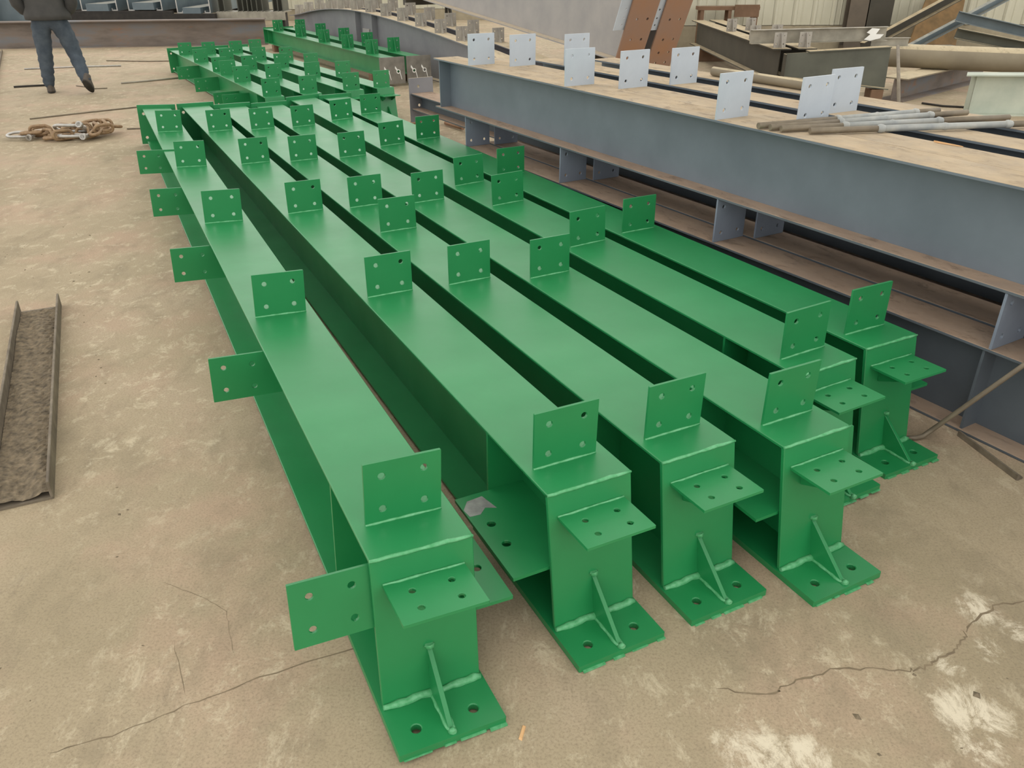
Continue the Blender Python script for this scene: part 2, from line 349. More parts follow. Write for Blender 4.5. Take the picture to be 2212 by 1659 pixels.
    # base plate at the far end
    MB().plate(-bp, bp, 0, h0+.03, .018, [(a, b2, .014) for a in (-bp+.05, bp-.05) for b2 in (.06, h0-.05)], lambda u, v, w: (u, L+.009+w, v), 12).build('base_plate', 'green', root)
    for s in stations:
        rnd = random.Random(round((x+s)*1000))
        cp = put('purlin_clip', CLIP, root, (rnd.uniform(-.006, .006), s, z(s)-.001), (rnd.uniform(-.012, .012), 0, rnd.uniform(-.01, .01)))
        if near: put('weld_bead', CLIPW, cp)
    for s, zz in fins: put('girt_clip', FIN, root, (0, s if s > 0 else capy(zz)+.019, zz), (-math.atan(lean/(h1-.02)) if s < 0 else 0, 0, 0))
    if finr: put('girt_clip', FINR, root, (0, capy(.23)+.019, .23), (-math.atan(lean/(h1-.02)), 0, 0))
    if side:
        a, b2 = (.004, .232) if side > 0 else (-sw, -.004)
        hx = .19 if side > 0 else -sw+.047
        sp = MB().plate(a, b2, -.018, .36, .01, [(hx, .115, .0125), (hx, .21, .0125)], lambda u, v, w: (u, v, .2+w), 16).build('side_plate', 'green', root, .0012)
        if side < 0 and sw > .22:
            MB().prism([(-.226, .30), (-.2, .335), (-.15, .34), (-.135, .27), (-.165, .285), (-.19, .262), (-.222, .265)], .2051, .2056, XYZ).build('bare_patch', 'primer_chip', sp)
    return root
H1, H0 = .4175, .3288
ST = (.12, 1.52, 2.92, 4.32, 5.72); STX = (.12, 1.52, 2.37, 2.9, 4.27, 5.66)
C = [(-.2241, 1.4247, -.4506, 7.307, .0494, -.0019, .203), (.1961, 1.6855, -.4677, 7.24, .0061, .0024, .1996), (.5117, 1.8453, -.4732, 7.039, 0, -.0049, .1998), (.8625, 1.9203, -.4744, 7.0377, -.0081, -.0051, .205), (1.0414, 2.3275, -.467, 6.987, -.0385, .0055, .185), (1.3246, 2.5247, -.4703, 6.9058, -.01, .004, .191)]
LB = ['leftmost green steel column in the front row, holed plates sticking out of its left side',
      'green steel column second from the left, its left side plate chipped to grey',
      'green steel column third from the left in the front row, standing plates close together midway',
      'green steel column fourth from the left in the front row',
      'green steel column fifth from the left, its near end tucked behind its two neighbours',
      'green steel column farthest right in the front row, beside the dusty grey beams']
for i, (x, y, yw, L, ro, dh, ov) in enumerate(C):
    st = {2: STX, 4: (.12, 1.49, 2.33, 2.85, 4.24, 5.55), 0: (.13, 1.55, 2.96, 4.44, 5.9)}.get(i, ST)
    column(LB[i], x, y, yw, L, ro, H1+dh, H0, ov, st, fins=[(-.008, .232), (1.25, .225), (2.6, .205), (3.85, .2), (5.05, .2)] if i == 0 else (), side={0: 1, 1: -1, 3: -1, 5: 1}.get(i), finr=(i == 3), sw=.228 if i == 1 else .205)
# far row
FG = [(2.28, 2.32, (.11, 1.36, 2.04, 2.47, 3.65, 4.78), 'green column in the back row nearest the left, holed plates along its left web'),
      (2.68, 2.62, (.11, 1.38, 2.45, 3.6, 4.68), 'green column second from the left in the back row'),
      (3.15, 2.99, (.11, 1.3, 2.48, 3.47, 4.65), 'green column third from the left in the back row'),
      (3.50, 3.30, (.11, 1.2, 2.3, 3.28, 4.74), 'green column farthest right in the back row, by the bare end plates')]
for i, (t0, t1, st, lb) in enumerate(FG):
    p0, p1 = G(8.69, t0), G(14.3, t1); yw = math.atan2((p1-p0).x, (p1-p0).y)
    column(lb, p0.x, p0.y, yw, (p1-p0).length, 0, .34, .33, .185, st, fins=[(.35, .04), (1.1, .08), (1.6, .04), (2.7, .08), (3.9, .1)] if i == 0 else (), group='green columns laid in the back row', Bw=.2, tb=.22, near=False, bp=.135)

# ---------------------------------------------------------------- grey girders
KS = 1.038
def kz(z): return 1.607-(1.607-z)*KS
GCLIP = clip_mesh('purlin_clip', .207, .204, .01, 'clip', .0095, .058, .062)
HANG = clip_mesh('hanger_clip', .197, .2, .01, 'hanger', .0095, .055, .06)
def girder(label, t, s0, s1, zb, zt, mat, w=.2, tops=(), hangs=(), stiff=(), hang_h=.2, group=None, end=True, tw=.008):
    """I girder along the grey direction; local y runs away from the camera"""
    s0, s1, t, w, hang_h = s0*KS, s1*KS, t*KS, w*KS, hang_h*KS-.001; zb, zt = kz(zb), kz(zt); tops = [q*KS for q in tops]; hangs = [q*KS for q in hangs]; stiff = [q*KS for q in stiff]
    p = G(s0, t); L = s1-s0
    root = thing('steel_girder', label, 'steel beam', (p.x, p.y, zb-hang_h if hangs else zb), (0, 0, -YAW), group)
    o = hang_h if hangs else 0; h = zt-zb
    MB().box(-w/2, w/2, 0, L, o+h-.012, o+h).build('top_flange', mat, root, .0015)
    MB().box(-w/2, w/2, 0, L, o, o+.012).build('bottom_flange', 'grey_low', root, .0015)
    MB().box(-tw/2, tw/2, 0, L, o+.012, o+h-.012).build('web', mat, root)
    for s in stiff:
        for sx in (-1, 1): MB().box(min(sx*.004, sx*(w/2-.01)), max(sx*.004, sx*(w/2-.01)), s-s0-.005, s-s0+.005, o+.012, o+h-.012).build('stiffener', mat, root)
    for s in tops:
        rnd = random.Random(round(s*977+t*31)); put('purlin_clip', GCLIP, root, (rnd.uniform(-.004, .004), s-s0, o+h-.001), (rnd.uniform(-.02, .02), 0, rnd.uniform(-.05, .03)))
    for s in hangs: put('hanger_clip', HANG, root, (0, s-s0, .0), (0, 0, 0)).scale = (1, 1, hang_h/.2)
    return root
GG = 'dusty grey roof beams stacked on the right'
girder('dusty grey steel beam nearest the green columns, upper layer, blue-grey web in full view', 2.78, -.7, 5.69, .61, .955, 'grey', tops=(5.14, 3.975, 2.757), hangs=(5.22, 4.01, 2.69, 1.318), stiff=(5.62,), hang_h=.208, group=GG)
girder('dusty grey steel beam in the upper layer, tight behind the nearest one', 2.992, -.9, 5.5, .61, .953, 'grey', tops=(4.955, 3.753, 2.485), hangs=(5.18, 3.96, 2.633, 1.3), hang_h=.208, group=GG)
girder('dusty grey steel beam in the upper layer, third back past a dark gap', 3.35, -.9, 5.25, .61, .95, 'grey', tops=(4.83, 3.743, 2.62), hangs=(4.9, 3.8, 2.5, 1.2), hang_h=.168, group=GG)
girder('dusty grey steel beam in the upper layer, fourth back under the loose rods', 3.73, -.9, 5.05, .61, .95, 'grey', hangs=(4.7, 2.6, .8), hang_h=.168, group=GG)
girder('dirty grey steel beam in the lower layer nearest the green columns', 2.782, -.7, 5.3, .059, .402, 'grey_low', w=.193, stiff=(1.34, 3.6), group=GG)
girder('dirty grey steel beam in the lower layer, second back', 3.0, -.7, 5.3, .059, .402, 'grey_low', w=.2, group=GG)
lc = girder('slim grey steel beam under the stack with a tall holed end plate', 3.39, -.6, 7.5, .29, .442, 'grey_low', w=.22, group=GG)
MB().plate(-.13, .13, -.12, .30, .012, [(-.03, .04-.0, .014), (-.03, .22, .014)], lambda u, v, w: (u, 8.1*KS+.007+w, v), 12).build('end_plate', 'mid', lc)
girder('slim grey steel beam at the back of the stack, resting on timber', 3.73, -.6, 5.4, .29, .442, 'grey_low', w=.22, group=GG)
def block(label, s, t0, t1, z0, z1, w=.12, mat='wood', grp='timber packers under the grey stack'):
    p = G(s, t0); r = MB().hexa([G(s-w/2, t0, z0), G(s-w/2, t1, z0), G(s+w/2, t1, z0), G(s+w/2, t0, z0), G(s-w/2, t0, z1), G(s-w/2, t1, z1), G(s+w/2, t1, z1), G(s+w/2, t0, z1)]).build('timber_packer', mat, bevel=.006)
    return tag(r, label, 'packer', grp)
for s in (.4, 2.9, 5.1): block('squared dark timber carrying the slim grey beams, %s' % {.4: 'closest to the camera', 2.9: 'middle of three', 5.1: 'farthest back'}[s], s, 3.38, 4.0, 0, kz(.29)-.001, .16)
# steel scrap under the lower girder, leaning bar
sp = MB(); sp.hexa([(1.685, 2.58, .0), (1.745, 2.285, .0), (1.77, 2.295, .0), (1.70, 2.583, .0), (1.685, 2.58, .008), (1.745, 2.285, .008), (1.77, 2.295, .008), (1.70, 2.583, .008)])
sp.hexa([(1.683, 2.58, .0), (1.743, 2.285, .0), (1.751, 2.285, .0), (1.691, 2.58, .0), (1.683, 2.58, .022), (1.743, 2.285, .022), (1.751, 2.285, .022), (1.691, 2.58, .022)])
tag(sp.build('scrap_angle', 'oldsteel'), 'flat scrap steel angle on the floor under the lower grey beam', 'scrap')
bar = [Vector((1.475, 2.548, .010)), Vector((1.51, 2.550, .010)), Vector((1.54, 2.556, .013)), Vector((1.555, 2.562, .022)), G(1.40, 2.646, .062), G(1.235, 2.765, .355), G(1.177, 2.807, .458)]
tag(MB().tube(bar, .009, 10).build('bent_bar', 'rod'), 'bent steel bar leaning on the lower grey beam', 'bar')
# loose rods with painted sleeves on the upper girders
def rod(label, a, b, j0, j1, r=.013):
    cam0 = Vector((0, 0, 1.607)); a, b = cam0+(Vector(a)-cam0)*KS, cam0+(Vector(b)-cam0)*KS; r *= KS; a.z += .0015; b.z += .0015; u = (b-a).normalized(); ln = (b-a).length
    root = thing('tie_rod', label, 'rod', a, (0, 0, 0), 'tie rods lying across the upper grey beams')
    q = lambda x: u*(x*ln)
    MB().tube([q(0), q(j0)], r, 12).build('bar_end', 'rod', root); MB().tube([q(j1), q(1)], r, 12).build('bar_end', 'rod', root)
    MB().tube([q(j0), q(j1)], r*1.08, 12).build('sleeve', 'rod_paint', root)
    for j in (j0, j1, (j0+j1)/2):
        k = 1.4 if j != (j0+j1)/2 else 1.25
        MB().tube([q(j-.016), q(j-.008), q(j), q(j+.008), q(j+.016)], [r*.9, r*k*.95, r*k, r*k*.9, r*.95], 10).build('coupler', 'rod_paint', root)
rod('loose steel rod farthest back on the grey beams, end poking past its neighbours', (1.045, 3.50, .969), (1.98, 3.865, .969), .42, .86)
rod('loose rod in the back bunch with a dull sleeve', (1.085, 3.465, .969), (2.08, 3.805, .969), .34, .80)
rod('loose rod at the front of the back bunch with a bright silver sleeve', (1.12, 3.43, .969), (2.20, 3.675, .969), .27, .68)
rod('loose steel rod lying apart, nearest the camera, silver sleeve', (1.225, 3.385, .969), (2.42, 3.56, .969), .26, .74)
# chip of wood
ch = MB().hexa([Vector((0, 0, 1.6075))+(q-Vector((0, 0, 1.607)))*KS for q in (G(1.93, 3.07, .954), G(1.95, 3.075, .954), G(1.85, 3.085, .954), G(1.83, 3.082, .954), G(1.93, 3.07, .960), G(1.95, 3.075, .960), G(1.85, 3.085, .957), G(1.83, 3.082, .957))])
tag(ch.build('wood_splinter', 'palewood'), 'thin pale wood splinter on the dusty flange', 'splinter')

# ---------------------------------------------------------------- green pair behind, on packers
def ribclip(w, h, mat):
    root_m = MB().plate(-w/2, w/2, 0, h, .008, [(a, b2, .009) for a in (-w*.3, w*.3) for b2 in (h*.25, h*.78)], XZ, 8)
    root_m.prism([(-.005, 0), (-.09, 0), (-.02, h*.96), (-.005, h*.96)], -.004, .004, YZ)
    return root_m.mesh('purlin_clip', mat)
RC_G = ribclip(.19, .19, 'green'); RC_D = ribclip(.185, .185, 'clip_dusty')
def green_pair(label, t, st):
    p = G(11.05, t); L = 6.15
    root = thing('steel_girder', label, 'steel beam', (p.x, p.y, .12), (0, 0, -YAW), 'green beams on packers behind the columns')
    MB().box(-.1, .1, 0, L, .24, .25).build('top_flange', 'green', root); MB().box(-.1, .1, 0, L, 0, .01).build('bottom_flange', 'green', root); MB().box(-.004, .004, 0, L, .01, .24).build('web', 'green', root)
    MB().box(-.1, .1, L, L+.012, -.02, .27).build('end_plate', 'green', root)
    MB().box(-.09, -.004, L-.25, L-.24, .01, .24).build('stiffener', 'green', root)
    e = MB().plate(-.185, .185, -.085, .265, .014, [(-.075, .075, .016), (.085, .075, .016)], lambda u, v, w: (u, -.007+w, v), 16).build('end_plate', 'bare', root)
    for hx, sg in ((-.075, 1), (.085, 1)):
        k = MB()
        ring = [(hx+.030*math.cos(a)*(1.0), .075+.030*math.sin(a)) for a in [i*2*math.pi/14 for i in range(14)]]
        inn = [(hx+.0185*math.cos(a), .075+.0185*math.sin(a)) for a in [i*2*math.pi/14 for i in range(14)]]
        k.add([(u, -.0148, v) for u, v in ring]+[(u, -.0148, v) for u, v in inn], [(i, (i+1) % 14, 14+(i+1) % 14, 14+i) for i in range(14)])
        k.add([(hx-.012, -.0148, .103), (hx-.045, -.0148, .15), (hx-.05, -.0148, .12), (hx-.026, -.0148, .085)], [(0, 1, 2, 3)])
        k.add([(hx+.02, -.0148, .055), (hx+.03, -.0148, .06), (hx+.05, -.0148, -.03), (hx+.042, -.0148, -.03)], [(0, 1, 2, 3)])
        k.build('marker_scribble', 'white', e)
    for s_ in st: put('purlin_clip', RC_G, root, (0, s_-11.05, .249))
    return root
green_pair('green beam with ribbed upright plates and a bare steel end, left of its twin', 4.57, (11.75, 12.75, 13.85, 15.1, 16.5))
green_pair('green beam with ribbed upright plates and a bare steel end, right of its twin', 4.97, (11.9, 12.95, 14.0, 15.2, 16.4))
for s in (11.6, 16.6):
    MBp = MB(); 
    tag(MB().hexa([G(s-.07, 4.45, 0), G(s-.07, 5.1, 0), G(s+.07, 5.1, 0), G(s+.07, 4.45, 0), G(s-.07, 4.45, .119), G(s-.07, 5.1, .119), G(s+.07, 5.1, .119), G(s+.07, 4.45, .119)]).build('timber_packer', 'wood', bevel=.006), 'dark timber packer under the %s end of the paired green beams' % ('near' if s < 12 else 'far'), 'packer')

# ---------------------------------------------------------------- bow-topped grey girders
BOW = [(8.2, .33), (9.2, .47), (10.3, .57), (11.8, .69), (13.2, .77), (14.3, .805), (15.0, .80), (16.2, .74), (17.3, .62), (18.2, .51)]
def bow(s):
    for (a, za), (b2, zb) in zip(BOW, BOW[1:]):
        if a <= s <= b2:
            k = (s-a)/(b2-a); return za+(zb-za)*k
def bow_z(s):   # smoothed
    ss = [min(max(s+d, 8.2), 18.2) for d in (-.6, -.3, 0, .3, .6)]; return sum(bow(q) for q in ss)/5
def bow_girder(label, t, clips):
    p = G(8.2, t); root = thing('bow_girder', label, 'steel beam', (p.x, p.y, 0), (0, 0, -YAW), 'bow-topped grey beams at the back')
    N = 40; S = [8.2+10*i/N for i in range(N+1)]
    f = MB(); up_ = []; 
    vs = []
    for s in S:
        z = bow_z(s); vs += [(-.11, s-8.2, z), (.11, s-8.2, z), (.11, s-8.2, z-.012), (-.11, s-8.2, z-.012)]
    f.add(vs, [(4*i+k, 4*i+(k+1) % 4, 4*i+4+(k+1) % 4, 4*i+4+k) for i in range(N) for k in range(4)]+[(0, 1, 2, 3), (4*N+3, 4*N+2, 4*N+1, 4*N)])
    f.build('top_flange', 'mid', root)
    MB().box(-.11, .11, 0, 10, 0, .012).build('bottom_flange', 'mid', root)
    MB().prism([(s-8.2, bow_z(s)-.01) for s in S]+[(10, .012), (0, .012)], -.004, .004, YZ).build('web', 'mid', root)
    for s in (13.6, 14.35): MB().box(-.1, .1, s-8.2, s-8.19, .012, bow_z(s)-.012).build('stiffener', 'mid', root)
    MB().box(-.02, -.005, 5.75, 6.05, .35, .52).build('splice_plate', 'haunch', root)
    for s in clips:
        put('purlin_clip', RC_D, root, (0, s-8.2, bow_z(s)-.004), (0, 0, 0))
    return root
bow_girder('bow-topped grey beam nearest the green pair, small ribbed plates along its crown', 5.42, [9.9+.66*i for i in range(13)])
bow_girder('bow-topped grey beam behind its twin, small ribbed plates along its crown', 5.85, [9.6+.72*i for i in range(12)])

# ---------------------------------------------------------------- deep haunched girders with rusty end plates
def haunch(label, t, dz=0):
    p = G(8.1, t); root = thing('haunched_girder', label, 'steel beam', (p.x, p.y, 0), (0, 0, -YAW), 'deep light grey beams with rusty end plates')
    b0, b1 = (.12, .52+dz), (6.9, 1.12+dz)           # bottom line (y,z)
    sl = (b1[1]-b0[1])/(b1[0]-b0[0]); top = 1.05
    ey = lambda z: -.02-(z-.42-dz)*.42*1.0           # raking near end
    near_top = b0[1]+top
    MB().prism([(ey(b0[1]+.01), b0[1]), b1, (b1[0], b1[1]+.95), (ey(near_top), near_top)], -.005, .005, YZ).build('web', 'haunch', root)
    MB().prism([(ey(b0[1])+.01, b0[1]), b1, (b1[0], b1[1]-.014), (ey(b0[1])+.01, b0[1]-.014)], -.13, .13, YZ).build('bottom_flange', 'haunch', root)
    MB().prism([(ey(near_top), near_top), (b1[0], b1[1]+.95), (b1[0], b1[1]+.964), (ey(near_top), near_top+.014)], -.13, .13, YZ).build('top_flange', 'haunch', root)
    z0, z1 = .40+dz, near_top+.15; ln = math.hypot(z1-z0, ey(z1)-ey(z0))
    def mp(u, v, w):
        k = v/ln; z = z0+(z1-z0)*k; return (u, ey(z)-.01+w, z)
    MB().plate(-.19, .19, 0, ln, .02, [(a, v, .016) for a in (-.06, .09) for v in (.09, .22, .38, .62, .86)], mp, 12).build('end_plate', 'rust', root)
    def mp2(u, v, w):
        k = v/ln; z = z0+(z1-z0)*k; return (u-.25, ey(z)+.02+w, z)
    MB().plate(-.075, .075, .5, 1.0, .01, [(0.02, v, .012) for v in (.56, .64, .74)], mp2, 8).build('side_lug', 'clip', root)
    return root
haunch('deep light grey beam ending in a rusty holed plate, left of its twin', 6.3)
haunch('deep light grey beam ending in a rusty holed plate, right of its twin', 6.78, -.02)
def trestle(label, s, t0, t1, zt):
    root = thing('trestle', label, 'trestle', G(s, (t0+t1)/2), (0, 0, -YAW)); w = (t1-t0)/2
    MB().box(-w, w, -.06, .06, zt-.1, zt).build('top_rail', 'darkmetal', root)
    for sx in (-1, 1):
        for sy in (-1, 1): MB().tube([(sx*(w-.08), sy*.05, zt-.1), (sx*(w-.02), sy*.22, .012)], .03, 6, smooth=False).build('leg', 'darkmetal', root)
trestle('dark steel trestle under the near end of the deep beams', 9.0, 6.1, 7.0, .53)
trestle('dark steel trestle under the far end of the deep beams', 14.0, 6.1, 7.0, .97)

# ---------------------------------------------------------------- clutter by the right wall
def plain_girder(name, label, x0, x1, y0, y1, zb, zt, mat, clips=(), group=None):
    xm = (x0+x1)/2; w = (x1-x0)/2; L = y1-y0
    root = thing(name, label, 'steel beam', (xm, y0, zb), (0, 0, 0), group); h = zt-zb
    MB().box(-w, w, 0, L, h-.014, h).build('top_flange', mat, root); MB().box(-w, w, 0, L, 0, .014).build('bottom_flange', mat, root); MB().box(-.005, .005, .05, L, .014, h-.014).build('web', mat, root)
    for y in clips: put('purlin_clip', RC_D, root, (0, y-y0, h-.001), (0, 0, .15)).scale = (.85, 1, .95)
    return root
GM = 'dark beams pointing at the wall'
plain_girder('steel_girder', 'dark olive beam with small ribbed plates, left of the two pointing at the wall', 3.22, 3.45, 10.62, 15.6, .2, .59, 'darkmetal', (10.75, 11.9, 13.2), GM)
plain_girder('steel_girder', 'dark olive beam with small ribbed plates, right of the two pointing at the wall', 3.53, 3.76, 10.60, 15.6, .2, .595, 'darkmetal', (10.75, 11.95, 13.3), GM)
for y in (11.2, 14.8): tag(MB().box(3.1, 3.9, y-.08, y+.08, 0, .2).build('timber_packer', 'wood', bevel=.006), 'dark timber under the dark olive beams, %s' % ('near the camera' if y < 12 else 'by the wall'), 'packer')
# tapered girder lying across, web facing the camera
N = thing('tapered_girder', 'olive grey tapered beam lying across with its broad web facing out', 'steel beam', (3.3, 10.42, .1))
MB().prism([(0, .20), (.95, .10), (1.30, .06), (1.28, .52), (0, .455)], -.005, .005, XZ).build('web', 'olive', N)
MB().prism([(0, .19), (.95, .09), (1.3, .05), (1.3, .062), (.95, .102), (0, .202)], -.12, .0, XZ).build('bottom_flange', 'olive', N)
MB().prism([(.3, .468), (1.28, .518), (1.28, .53), (.3, .48)], -.03, .12, XZ).build('top_flange', 'olive', N)
MB().box(.0, .01, -.10, 0, .2, .455).build('end_stiffener', 'darkmetal', N)
tag(MB().box(3.9, 4.1, 10.3, 10.5, 0, .195).build('timber_packer', 'wood', bevel=.006), 'squared timber under the olive tapered beam', 'packer')
tag(MB().box(4.4, 4.55, 10.3, 10.5, 0, .155).build('timber_packer', 'wood', bevel=.006), 'short timber under the deep end of the olive tapered beam', 'packer')
# galvanised channel laid on top
def cchan(name, label, p, q, h, d_, mat, lip=.03, th=.006, cat='channel', extra=True):
    p, q = Vector(p), Vector(q); v = q-p; L = v.length; rz = math.atan2(v.y, v.x); ry = -math.asin(v.z/L)
    root = thing(name, label, cat, p, (0, ry, rz))
    MB().box(0, L, -.0, th, 0, h).build('web', mat, root); MB().box(0, L, -d_, 0, 0, th).build('bottom_flange', mat, root); MB().box(0, L, -d_, 0, h-th, h).build('top_flange', mat, root)
    return root
t1 = cchan('steel_channel', 'long pale galvanised channel resting on the olive beam', (3.0, 10.9, .625), (4.72, 10.95, .655), .16, .07, 'galv')
MB().prism([(1.42, .02), (1.50, .005), (1.62, .03), (1.66, .075), (1.56, .08), (1.6, .14), (1.5, .15), (1.44, .1), (1.49, .08)], -.0725, -.0705, XZ).build('white_splash', 'white', t1)
cchan('steel_channel', 'short pale channel end with two bolt holes beyond the white splash', (4.60, 11.06, .575), (5.08, 11.08, .575), .10, .05, 'galv')
tag(MB().box(4.64, 4.71, 11.0, 11.07, 0, .574).build('steel_post', 'darkmetal'), 'dark steel stub carrying the short pale channel', 'stub')
# pipes
tag(MB().tube([(5.02, 11.55, .42), (5.6, 11.25, .42), (6.6, 10.75, .42), (8.2, 9.95, .42)], .145, 28, cap=False).tube([(5.02, 11.55, .42), (8.2, 9.95, .42)], .13, 28, cap=True).build('large_pipe', 'pipe'), 'large dusty steel pipe lying across at the right', 'pipe')
og = thing('steel_girder', 'low rusty beam with a dusty top under the large pipe', 'steel beam', (4.72, 10.45, 0), (0, 0, -.82))
MB().box(-.16, .16, 0, 3.0, .258, .272).build('top_flange', 'pipe', og); MB().box(-.16, .16, 0, 3.0, 0, .014).build('bottom_flange', 'rail', og); MB().box(-.006, .006, 0, 3, .014, .258).build('web', 'rail', og)
tag(MB().box(6.9, 7.15, 10.3, 10.7, 0, .27).build('timber_packer', 'wood', bevel=.006), 'timber packer under the right end of the large pipe', 'packer')
tag(MB().tube([G(4.05, 3.872, .954), G(3.0, 3.877, .954)], .028, 16).build('thin_pipe', 'pipe'), 'thin dusty pipe lying along the fourth grey beam behind the upright plates', 'pipe')
tag(MB().tube([(3.63, 7.66, .02), (4.05, 8.9, .50), (4.25, 9.5, .72)], .018, 8).build('steel_strut', 'rod'), 'thin pale strut standing in front of the rusty beam', 'strut')
# pale plate girder at the right edge
S = thing('plate_girder', 'pale grey-green plate girder at the right edge below the pipe', 'steel beam', (5.2, 9.5, 0), (0, 0, -.06))
MB().box(-.0, 2.2, -.005, .005, .012, .42).build('web', 'paleplate', S); MB().prism([(-.17, -.13), (2.2, -.13), (2.2, .13), (-.05, .13)], .42, .434, XYZ).build('top_flange', 'paleplate', S)
MB().box(0, 2.2, -.13, .13, 0, .012).build('bottom_flange', 'paleplate', S); MB().box(0, .012, -.02, .12, .012, .42).build('end_stiffener', 'paleplate', S)
# floor cable
tag(MB().tube([(5.0, 10.2, .012), (5.15, 9.98, .012), (5.35, 9.9, .012), (5.6, 9.85, .012), (6.2, 9.8, .012)], .012, 7).build('floor_cable', 'black'), 'dark cable on the floor beside the pale plate girder', 'cable')
# wall posts, bench, leaning steel
for x0, x1, lb, mt in ((6.22, 6.56, 'brown steel post against the sheet wall', 'post'), (6.58, 7.02, 'dark steel post against the sheet wall, right of the brown one', 'darkmetal')):
    pr = thing('steel_post', lb, 'post', ((x0+x1)/2, 16.3, 0)); w = (x1-x0)/2
    MB().box(-w, w, -.10, -.09, .1, 1.9).build('flange', mt, pr); MB().box(-.01, .01, -.09, .1, .1, 1.9).build('web', mt, pr); MB().box(-w, w, .1, .11, .1, 1.9).build('flange', mt, pr); MB().box(-w, w, -.12, .12, 0, .1).build('foot', mt, pr)
bn = thing('steel_bench', 'brown steel bench frame standing in front of the sheet wall', 'bench', (3.92, 15.95, 0))
MB().box(-.52, .58, -.02, .28, .73, .79).build('top', 'wood', bn); MB().box(.12, .56, -.06, -.02, .62, .82).build('drawer', 'wood', bn)
for x in (-.48, .02, .5):
    for y in (.02, .24): MB().box(x, x+.06, y-.03, y+.03, 0, .73).build('leg', 'wood', bn)
def leaning(name, label, p, q, w, h, mat, cat):
    p, q = Vector(p), Vector(q); v = q-p; L = v.length
    root = thing(name, label, cat, p, (0, -math.asin(v.z/L), math.atan2(v.y, v.x)))
    MB().box(0, L, 0, .012, 0, h).build('web', mat, root); MB().box(0, L, -w, 0, h-.012, h).build('flange', mat, root); MB().box(0, L, -w, 0, 0, .012).build('flange', mat, root)
    return root
leaning('steel_channel', 'dark rusty channel leaning up against the sheet wall', (6.1, 15.0, .12), (8.9, 15.9, 1.38), .1, .16, 'darkmetal', 'channel')
leaning('steel_channel', 'second dark channel leaning just below the rusty one', (6.5, 14.62, .03), (9.2, 15.5, 1.2), .08, .12, 'blue', 'channel')
sh_ = MB().hexa([(7.2, 15.75, 0), (8.1, 15.75, 0), (8.1, 15.78, 0), (7.2, 15.78, 0), (7.65, 16.3, .95), (8.35, 16.3, .95), (8.35, 16.33, .95), (7.65, 16.33, .95)])
tag(sh_.build('rusty_sheet', 'ply'), 'rusty brown steel sheet leaning behind the channels', 'sheet')
leaning('steel_channel', 'grey channel sloping down to the right beyond the pipe, upper of two', (7.47, 14.75, .617), (9.5, 14.05, .177), .14, .16, 'blue', 'channel')
leaning('steel_channel', 'grey channel sloping down to the right beyond the pipe, lower of two', (7.34, 14.4, .383), (9.26, 13.7, .03), .14, .16, 'olive', 'channel')
tag(MB().box(7.25, 7.55, 14.3, 14.85, 0, .24).build('steel_box', 'blue'), 'low blue-grey steel box under the sloping channels', 'box')

# ---------------------------------------------------------------- back left: rusty rail girder and stacked sections
ra = math.atan2(18.30-17.3, -4.4+12.5)
rl = thing('rusty_girder', 'long rusty steel beam lying along the back of the floor', 'steel beam', (-12.5, 17.15, 0), (0, 0, ra))
MB().box(0, 7.5, -.15, .15, .47, .49).build('top_flange', 'rail', rl); MB().box(0, 7.5, -.15, .15, 0, .02).build('bottom_flange', 'rail', rl); MB().box(0, 7.5, -.01, .01, .02, .47).build('web', 'rail', rl)
def csec(label, x, z, face, y=18.9, h=.42, fl=.13, L=5):
    """cold-formed channel seen end-on; face=+1 opens to +x"""
    root = thing('cold_formed_channel', label, 'channel', (x, y, z), (0, 0, 0), 'blue-grey channels stacked end-on behind the rusty beam'); th = .012; f = face
    X = lambda a, b2: (min(a*f, b2*f), max(a*f, b2*f))
    MB().box(*X(0, th), 0, L, 0, h).build('web', 'blue', root); MB().box(*X(th, fl), 0, L, 0, th).build('bottom_flange', 'blue', root); MB().box(*X(th, fl), 0, L, h-th, h).build('top_flange', 'blue', root)
    MB().box(*X(fl-.012, fl), 0, L, th, .05).build('lip', 'blue', root)
    e = MB().prism([(0, 0), (fl*f, 0), (fl*f, .05), ((fl-.022)*f, .05), ((fl-.022)*f, .022), (.022*f, .022), (.022*f, h), (0, h)], -.004, -.0005, XZ).build('lit_end_edge', 'zinc', root)  # pale strip put in for the light on the channel's end edges
names = ['first', 'second', 'third', 'fourth', 'fifth', 'sixth', 'seventh', 'eighth']
xs = [(-10.0, 1), (-9.5, -1), (-9.17, 1), (-8.40, -1), (-8.17, 1), (-7.44, -1), (-7.14, 1), (-6.42, -1)]
for i, (x, f) in enumerate(xs): csec('blue-grey channel end-on behind the rusty beam, %s from the left' % names[i], x, .60 if i < 6 else .545, f)
inner = [(-9.02, -8.55, .60, .74), (-8.03, -7.58, .62, .76), (-6.98, -6.6, .545, .66)]
for i, (a, b2, z0, z1) in enumerate(inner):
    r = thing('box_section', 'pale blue-grey box section lying inside the %s pair of channels' % ['left', 'middle', 'right'][i], 'box section', ((a+b2)/2, 18.8, z0)); w = (b2-a)/2
    MB().box(-w, w, 0, 4.5, .0, .012).build('bottom_wall', 'blue', r); MB().box(-w, w, 0, 4.5, z1-z0-.012, z1-z0).build('top_wall', 'blue', r); MB().box(-w, -w+.012, 0, 4.5, .012, z1-z0-.012).build('side_wall', 'blue', r); MB().box(w-.012, w, 0, 4.5, .012, z1-z0-.012).build('side_wall', 'blue', r); MB().box(-w+.012, w-.012, 0, .01, .012, z1-z0-.012).build('end_cover', 'blue', r)
st_ = thing('dark_skid', 'dark steel skid carrying the blue-grey channels', 'skid', (-8.3, 18.75, -.0015))
